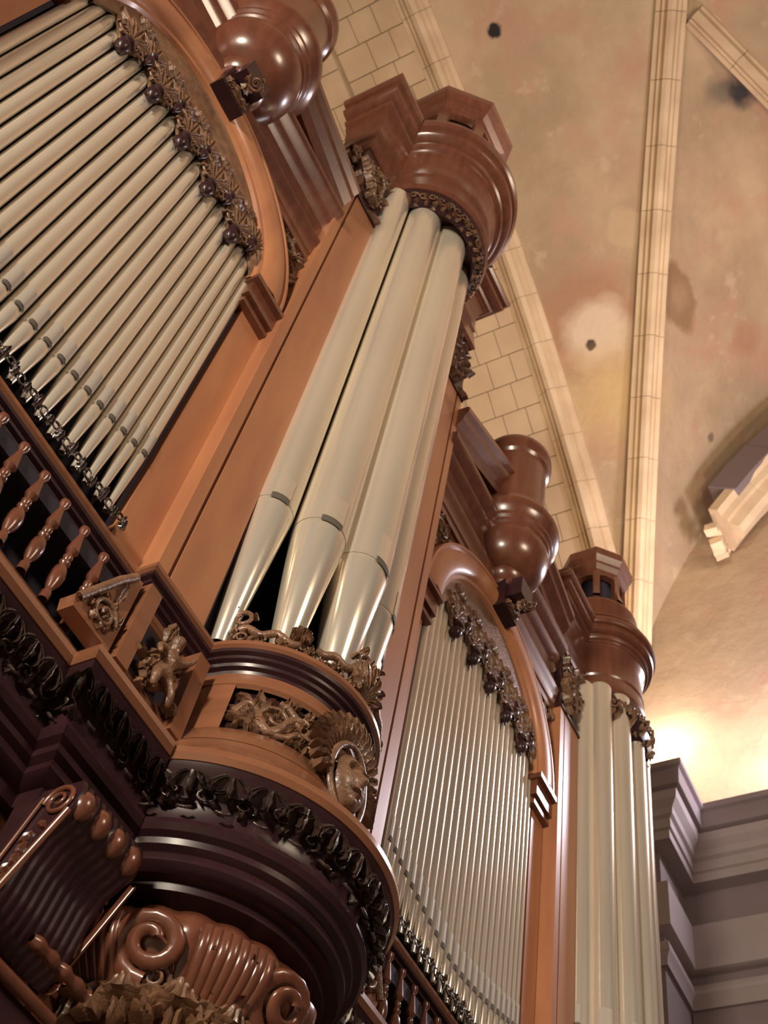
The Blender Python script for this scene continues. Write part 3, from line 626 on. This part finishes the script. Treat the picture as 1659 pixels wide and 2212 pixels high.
# ------------------------------------------------------------------ bays
def bay(xc, where, far=False):
    t = empty('organ_bay', (xc, 10, 8.0), where, 'organ case')
    xl, xr = xc-4.05, xc+4.05; ln = [(xl-0.1, 10.0), (xr+0.1, 10.0)]
    for nm, pf, m in (('ledge', LEDGE, 'rail'), ('ledge_soffit', UNDER, 'deep'), ('base_moulding', RAIL, 'rail'), ('cove', COVE, 'deep'), ('lower_moulding', LOWER, 'deep')):
        mb = MB(); sweep(mb, ln, pf); part(mb, nm, m, t, 30)
    cove_leaves(pathmap(ln, [(0.64, 10.56), (0.44, 10.32), (0.34, 10.1), (0.34, 9.92)]), 'deepcarve', t, 0.2)
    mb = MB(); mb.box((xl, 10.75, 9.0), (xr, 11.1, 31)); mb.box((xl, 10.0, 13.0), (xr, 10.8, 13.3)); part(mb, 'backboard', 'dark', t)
    # pilasters
    for sg in (-1, 1):
        a, b_ = sorted((xc + sg*3.33, xc + sg*4.05)); mb = MB(); mb.box((a, 10.0, 13.9), (b_, 10.4, 22.0)); part(mb, 'pilaster', 'panel', t)
        mb = MB(); c_ = xc + sg*3.3; mb.box((c_-0.06, 10.15, 13.9), (c_+0.06, 10.8, 24)); part(mb, 'reveal', 'dark', t)
        a, b_ = sorted((xc + sg*3.15, xc + sg*4.05)); mb = MB()
        for z, dz, dd in ((22.0, 0.16, 0.08), (22.16, 0.1, 0.0), (22.26, 0.5, 0.16), (22.76, 0.16, 0.3)): mb.box((a-0.5*dd, 9.92-dd, z), (b_, 10.4, z+dz))
        part(mb, 'impost', 'wood', t)
    # arch band
    rows = []; n = 48
    for i in range(n+1):
        a = PI*i/n; row = []
        for r, y in ((2.98, 10.5), (2.98, 9.86), (3.03, 9.78), (3.12, 9.76), (3.16, 9.7), (3.3, 9.62), (3.55, 9.6), (3.75, 9.64), (3.86, 9.72), (3.9, 9.66), (3.97, 9.66), (4.0, 9.78), (4.0, 9.95)):
            row.append((xc + r*math.cos(a), y, 22.92 + r*math.sin(a)))
        rows.append(row)
    mb = MB(); mb.grid(rows); part(mb, 'arch_moulding', 'panel', t, 30)
    # spandrel board
    mb = MB(); rows = []
    for i in range(33):
        a = PI*i/32; ca, sa = math.cos(a), math.sin(a); rr = min(4.1/max(abs(ca), 1e-3), 4.4/max(sa, 1e-3)); rows.append([(xc + 3.9*ca, 9.95, 22.92 + 3.9*sa), (xc + rr*ca, 9.95, 22.92 + rr*sa)])
    mb.grid(rows); mb.box((xl, 9.97, 26.0), (xr, 10.6, 29.4)); part(mb, 'spandrel', 'wood', t)
    for sg in (-1, 1):
        mb = MB(); pmf = planemap((xc + sg*3.55, 9.95, 25.3), (sg, 0, 0), (0, 0, 1), (0, -1, 0))
        mb.scroll(pmf, -0.15, 0.45, 0.36, 0, 1.6, 1, 0.16, 0.16, 7); mb.scroll(pmf, 0.2, -0.35, 0.26, 0, 1.5, -1, 0.16, 0.16, 6)
        for q in range(16): mb.leaf(pmf, random.uniform(-0.7, 0.35) if q > 6 else random.uniform(0.1, 0.4), random.uniform(0.1, 0.85) if q > 6 else random.uniform(-1.3, 0.3), random.uniform(0, 6.3), 0.34, 0.08, 0.14, curl=0.06, bend=1.2)
        for q in range(7): mb.ball((xc + sg*(3.85 + 0.02*q), 9.88, 24.6 - 0.22*q), 0.07 - 0.004*q, 6)
        part(mb, 'carved_spandrel', 'carve', t, 50)
    # entablature
    mb = MB(); sweep(mb, ln, [(0.0, 26.35), (0.14, 26.35), (0.16, 26.6), (0.2, 26.62), (0.22, 27.0), (0.28, 27.1), (0.32, 27.35), (0.22, 27.42), (0.14, 27.6), (0.12, 28.5), (0.2, 28.6), (0.3, 28.75), (0.32, 28.9), (0.5, 29.1), (0.56, 29.22), (0.56, 29.4), (0.4, 29.5), (0, 29.5)]); part(mb, 'entablature', 'wood', t, 30)
    # raking cornices
    for sg in (-1, 1):
        mb = MB(); x0, z0 = xc + sg*4.1, 29.45; x1, z1 = xc + sg*0.9, 30.85
        prof = [(0.0, 0.0), (0.35, 0.0), (0.4, 0.2), (0.32, 0.25), (0.45, 0.5), (0.62, 0.75), (0.66, 0.95), (0.78, 1.1), (0.78, 1.35), (0.7, 1.42), (0.0, 1.5)]
        rows = [[(x_, 10.0 - d, z_ + h) for d, h in prof] for x_, z_ in ((x0, z0), (x1, z1))]
        mb.grid(rows if sg > 0 else rows[::-1]); mb.add(rows[0], [tuple(range(len(prof)))]); part(mb, 'raking_cornice', 'wood', t)
    mb = MB(); mb.add([(xl, 9.9, 29.4), (xr, 9.9, 29.4), (xc+0.9, 9.9, 31), (xc-0.9, 9.9, 31)], [(0, 1, 2, 3)]); part(mb, 'tympanum', 'deep', t)
    # keystone console: two stepped blocks with a carved roll between
    mb = MB(); mb.box((xc-0.44, 9.42, 26.0), (xc+0.44, 9.95, 27.1)); ks = part(mb, 'keystone', 'deep', t)
    mb = MB(); mb.box((xc-0.36, 8.95, 26.35), (xc+0.36, 9.28, 27.1)); mb.box((xc-0.3, 9.2, 26.45), (xc+0.3, 9.5, 27.0)); part(mb, 'stepped_block', 'deep', ks)
    mb = MB(); pmf = planemap((xc, 9.4, 26.2), (1, 0, 0), (0, 1, 0), (0, 0, -1))
    mb.scroll(pmf, -0.2, -0.03, 0.14, 0, 1.3, 1, 0.24, 0.08, 3); mb.scroll(pmf, 0.2, -0.03, 0.14, PI, 1.3, -1, 0.24, 0.08, 3); mb.leaf(pmf, -0.4, -0.02, 0, 0.8, 0.12, 0.1); mb.scroll(pmf, 0.0, -0.55, 0.2, PI, 1.5, -1, 0.22, 0.1, 4)
    part(mb, 'carved_roll', 'carve', ks, 50)
    mb = MB(); pmf = planemap((xc, 9.2, 26.5), (1, 0, 0), (0, 0, 1), (0, -1, 0))
    for q in range(4): mb.leaf(pmf, 0, -0.45+0.28*q, PI/2, 0.4, 0.12, 0.12, curl=0.06)
    part(mb, 'carved_leaf', 'carve', ks, 50)
    # tracery hanging inside the arch
    def zlow(x):
        q = (x - 0.0)/1.03; fr = abs((q + 0.5) % 1 - 0.5)*2    # 0 at knob, 1 between
        return 23.15 + 0.75*fr - 0.035*x*x
    mb = MB(); rows = []; rows2 = []
    for i in range(121):
        x = -2.97 + 5.94*i/120; top = 22.92 + math.sqrt(max(0.01, 3.02**2 - x*x)); lo = min(zlow(x), top-0.02)
        rows.append([(xc+x, 9.93, lo), (xc+x, 9.86, lo), (xc+x, 9.86, top)])
    mb.grid(rows); tr_ = part(mb, 'tracery_board', 'carve', t)
    pmf = planemap((xc, 9.86, 0), (1, 0, 0), (0, 0, 1), (0, -1, 0)); mb = MB()
    for k in range(-2, 4):
        x = k*1.03
        for sg in (-1, 1):
            if abs(x + sg*0.2) > 2.7: continue
            zc_ = zlow(x) + 0.55
            mb.scroll(pmf, x + sg*0.2, zc_-0.05, 0.2, PI/2, 1.3, -sg, 0.2, 0.1, 4)
            mb.tube([(x + sg*(0.02 + 0.45*i/8), zlow(x) + 0.15 + 0.75*math.sin(i/8*PI/2), 0.04) for i in range(9)], 0.035, pmf, 5)
        for q in range(5): mb.leaf(pmf, x+0.5, zlow(x)+0.85, PI/2 + (q-2)*0.42, 0.8 - 0.08*abs(q-2), 0.14, 0.10, n=13)
        for q in range(5): mb.leaf(pmf, x, zlow(x)+0.55, PI/2 + (q-2)*0.45, 0.75, 0.13, 0.1, n=13)
        for q in range(5): mb.leaf(pmf, x+0.02, zlow(x)+1.5, PI/2 + (q-2)*0.55, 0.35, 0.09, 0.08)
    part(mb, 'carved_shells', 'carve', t, 50)
    for k in range(-2, 3):
        for dx, dz, rr in ((0, 0, 0.17), (0.5, 0.62, 0.12)):
            x = xc + k*1.03 + dx
            if abs(x-xc) > 2.75: continue
            z = zlow(k*1.03 + dx) - 0.02; mb = MB(); mb.lathe([(0.01, z-0.34), (0.025, z-0.3), (0.03, z-0.2), (rr*0.6, z-0.15), (rr, z-0.03), (rr*0.9, z+0.06), (rr*0.5, z+0.1), (rr*0.45, z+0.2), (rr*0.9, z+0.25), (rr*0.8, z+0.36), (0.02, z+0.42)], (x, 9.82), 10); part(mb, 'pendant', 'deep', t, 40)
    # small cresting at the pipe feet
    mb = MB(); pmc = planemap((xc, 9.86, 13.9), (1, 0, 0), (0, 0, 1), (0, -1, 0))
    for k in range(24):
        x = -3.2 + 6.4*k/23; mb.scroll(pmc, x, 0.13, 0.12, 0, 1.1, 1 if k % 2 else -1, 0.22, 0.08, 2, ros=False); mb.leaf(pmc, x+0.13, 0.0, PI/2, 0.34 if k % 3 == 0 else 0.22, 0.07, 0.07, curl=0.03)
    part(mb, 'carved_cresting', 'deepcarve', t, 50)
    # balustrade
    nb = 13; xs_ = [xc + 3.42 - 0.5*k for k in range(nb)] if not far else [xc - 3.42 + 0.5*k for k in range(nb)]
    for x in xs_:
        bl = MB(); bl.lathe([(0.075, 11.75), (0.075, 11.9), (0.05, 11.95), (0.06, 12.0), (0.11, 12.12), (0.125, 12.27), (0.10, 12.42), (0.055, 12.5), (0.085, 12.54), (0.085, 12.58), (0.05, 12.62), (0.075, 12.68), (0.075, 12.72), (0.045, 12.76), (0.105, 12.84), (0.09, 12.95), (0.05, 13.2), (0.045, 13.25), (0.08, 13.3), (0.08, 13.4)], (x, 9.98), 14)
        part(bl, 'baluster', 'wood', t, 40)
    # scroll bracket that ends the balustrade next to the tower
    for sg in (-1, 1):
        xa = xc + sg*4.0; mb = MB()
        vs = [(xa, 9.62, 11.75), (xa-sg*0.85, 9.62, 11.75), (xa-sg*0.9, 9.62, 11.95), (xa-sg*0.25, 9.62, 13.25), (xa, 9.62, 13.3)]
        b2 = [(x, 9.9, z) for x, _, z in vs]; mb.add(vs + b2, [(0,1,2,3,4), (9,8,7,6,5), (1,6,7,2), (2,7,8,3), (3,8,9,4), (0,5,6,1)]); br = part(mb, 'scroll_bracket', 'rail', t)
        pb = planemap((xa-sg*0.38, 9.62, 12.1), (1, 0, 0), (0, 0, 1), (0, -1, 0)); mb = MB(); mb.scroll(pb, 0, 0, 0.27, 0, 1.6, sg, 0.16, 0.1, 8); mb.tube([(-sg*(-0.38+0.85*1.02), -0.2, 0.03), (-sg*(0.02), 0.75, 0.05), (sg*0.2, 1.1, 0.03)], 0.07, pb, 6)
        mb.leaf(pb, sg*0.12, 0.4, PI/2, 0.5, 0.09, 0.08); part(mb, 'rosette', 'carve', br, 50)
    return t
bay(2.95, 'near flat bay of the walnut organ case with arch and hanging tracery at upper left')
bay(18.22, 'far flat bay of the walnut organ case between the two round towers', True)

# ------------------------------------------------------------------ bulbous turrets over the bays
def turret(xc, label):
    t = empty('turret', (xc, 9.7, 27), label, 'turret', 'bulbous turrets over the arches'); c = (xc, 9.72)
    mb = MB(); mb.lathe([(0.02, 27.0), (0.42, 27.0), (0.5, 27.1), (0.5, 27.22), (0.6, 27.3), (0.66, 27.45), (0.62, 27.58), (0.55, 27.62), (0.55, 27.72)], c, 48); part(mb, 'collar', 'wood', t, 30)
    mb = MB(); mb.lathe([(0.56, 27.7), (0.78, 27.78), (0.98, 27.95), (1.14, 28.2), (1.23, 28.5), (1.25, 28.75), (1.2, 28.95)], c, 56); part(mb, 'bulb', 'wood', t, 60)
    mb = MB(); mb.lathe([(1.18, 28.92), (1.26, 29.0), (1.27, 29.12), (1.34, 29.2), (1.35, 29.35), (1.48, 29.5), (1.54, 29.65), (1.54, 29.85), (1.45, 29.98), (1.38, 30.0), (1.36, 30.3), (1.2, 30.55), (1.05, 30.65)], c, 56); part(mb, 'rim', 'wood', t, 30)
    mb = MB(); mb.lathe([(1.05, 30.6), (1.04, 33.4), (1.12, 33.5), (1.13, 33.7), (1.2, 33.85), (1.2, 34.1), (1.1, 34.3), (0.8, 34.8), (0.02, 35.1)], c, 48); part(mb, 'drum', 'wood', t, 30)
    return t
turret(2.95, 'polished walnut bulb turret at the top edge above the near bay')
turret(18.22, 'polished walnut bulb turret above the far bay, before the pale arch')

# ------------------------------------------------------------------ supports under the near tower
t = empty('corbel', (10.6, 9.85, 5), 'dark carved shell corbel under the near tower, at the bottom', 'corbel')
gad = lambda a, z: 1 + 0.045*abs(math.sin(a*11))
mb = MB(); mb.lathe([(1.3, 9.12), (1.72, 9.0), (1.86, 8.8), (1.84, 8.6), (1.7, 8.4), (1.52, 8.15), (1.32, 7.6), (1.0, 6.6), (0.7, 5.6), (0.3, 5)], (10.6, 9.85), 160, rmod=gad); part(mb, 'gadrooned_bowl', 'wood', t, 50)
rz = RZ([(1.86, 8.75), (1.55, 8.15), (1.32, 7.6), (1.0, 6.6)]); rm = ringmap((10.6, 9.85), rz)
for sg, u0 in ((-1, -1.55), (1, 1.55), (-1, -0.1)):
    mb = MB(); mb.scroll(rm, u0, 8.4, 0.36, -PI/2, 1.7, sg, 0.30, 0.36, 0, ros=False); mb.scroll(rm, u0+0.75, 8.35, 0.24, -PI/2, 1.4, -sg, 0.28, 0.3, 3, ros=False)
    for k in range(8): mb.tube([(u0 + sg*(0.36 + 0.09*k) * 1.0, 8.75 - 0.75*i/8, 0.10 + 0.16*math.sin(PI*i/8)) for i in range(9)], 0.055, rm, 5)
    part(mb, 'volute', 'wood', t, 50)
for k in range(9):
    mb = MB(); u = -2.3 + 0.58*k
    for q in range(5):
        mb.leaf(rm, u + (q-2)*0.05, 8.15 - 0.05*abs(q-2), -PI/2 + (q-2)*0.42, 0.75 - 0.08*abs(q-2), 0.13, 0.12, curl=0.16, h0=0.10 + 0.03*(2-abs(q-2)), bend=(q-2)*0.35, n=15)
    for q in range(5):
        mb.leaf(rm, u + 0.28 + (q-2)*0.05, 7.45, -PI/2 + (q-2)*0.42, 0.75 - 0.08*abs(q-2), 0.13, 0.12, curl=0.16, h0=0.10 + 0.03*(2-abs(q-2)), bend=(q-2)*0.35, n=15)
    mb.scroll(rm, u + 0.29, 8.12, 0.15, 0, 1.3, 1 if k % 2 else -1, 0.24, 0.22, 3)
    part(mb, 'acanthus_leaf', 'carve', t, 70)
mb = MB(); mb.lathe([(0.02, 9.2), (2.1, 9.25)], (10.6, 9.85), 48); part(mb, 'soffit', 'deep', t)
def bracket(xa, xb, label):
    t = empty('console_bracket', ((xa+xb)/2, 9.9, 7.2), label, 'bracket', 'console brackets under the tower flats')
    pr = [(9.02, 9.28), (8.96, 9.1), (9.0, 8.9), (9.12, 8.75), (9.3, 8.6), (9.4, 8.3), (9.46, 7.9), (9.55, 7.6), (9.75, 7.45)]
    mb = MB(); n = 80; rows = []
    for i in range(n+1):
        x = xa + (xb-xa)*i/n; d = 0.022*abs(math.sin(PI*10*i/n)); rows.append([(x, y-d, z) for y, z in pr])
    mb.grid(rows)
    for r in (rows[0], rows[-1]): mb.add([p for p in r] + [(r[0][0], 10.0, 7.45), (r[0][0], 10.0, 9.28)], [tuple(range(len(pr)+2))])
    part(mb, 'fluted_front', 'deep', t, 50)
    for i in range(4):
        mb = MB(); x = xa + (xb-xa)*(i+0.5)/4; mb.ball((x, 9.04, 9.02), 0.165, 16, 1.25); part(mb, 'roll', 'wood', t, 60)
    for x, sx in ((xa, -1), (xb, 1)):
        mb = MB(); ps = planemap((x, 9.3, 9.0), (0, 1, 0), (0, 0, 1), (sx, 0, 0)); mb.scroll(ps, -0.06, 0.0, 0.24, 0, 1.8, 1, 0.16, 0.05, 0, ros=False)
        mb.scroll(ps, 0.3, -1.45, 0.16, PI, 1.4, -1, 0.18, 0.05, 0, ros=False)
        mb.tube([(-0.3 + 0.75*(i/10), -0.2 - 1.4*i/10, 0.03) for i in range(11)], 0.05, ps, 5); mb.tube([(0.2 + 0.4*(i/10), 0.1 - 1.3*i/10, 0.03) for i in range(11)], 0.03, ps, 5)
        for q in range(8): mb.leaf(ps, 0.12 + 0.03*q, -0.25 - 0.14*q, random.uniform(-2.4, -0.8), 0.2, 0.05, 0.06)
        part(mb, 'side_volute', 'wood', t, 50)
    mb = MB(); mb.lathe([(0.02, 0)], (0, 0), 3) if False else None
    mb = MB()
    mb.grid([[(x, 9.30 + r*math.cos(a), 7.52 + r*math.sin(a)) for a in [2*PI*k/10 for k in range(11)]] for x, r in [(xa+0.5 + 0.07*i, 0.05 + 0.045*abs(math.sin(i*0.9))) for i in range(16)]]); part(mb, 'beaded_roll', 'wood', t, 50)
    return t
bracket(7.05, 8.35, 'fluted walnut console bracket with side volute, at the lower left edge')
bracket(12.85, 14.15, 'fluted console bracket hidden behind the carved corbel')
# lower gallery wall
t = empty('lower_gallery', (6, 10.3, 5), 'reddish wooden wall with a rounded rail below the organ, lower left', 'wall panelling')
mb = MB(); mb.box((-4, 10.2, 2), (40, 10.6, 9.3)); part(mb, 'wall_board', 'wood', t)
for x in (6.3, 8.9, 14.4, 17.0):
    mb = MB(); mb.box((x-0.3, 10.05, 2), (x+0.3, 10.22, 9.15)); part(mb, 'stile', 'wood', t)
mb = MB(); mb.grid([[(x, 9.22 + 0.07*math.cos(a), 6.93 + 0.07*math.sin(a)) for a in [2*PI*k/14 for k in range(15)]] for x in (-4, 8.2)]); part(mb, 'rounded_rail', 'wood', t, 60)
mb = MB(); mb.box((-4, 9.3, 5.0), (8.2, 10.3, 6.88)); part(mb, 'rail_board', 'deep', t)
# roof of the case
t = empty('case_roof', (10, 12, 30), 'dark boarded back of the organ case', 'organ case')
mb = MB(); mb.box((-5, 11.4, 5), (28, 12.6, 29)); mb.box((7.2, 11.0, 29), (14.0, 12.5, 38)); mb.box((22.5, 11, 29), (29.2, 12.4, 31.5)); part(mb, 'back_board', 'deep', t)
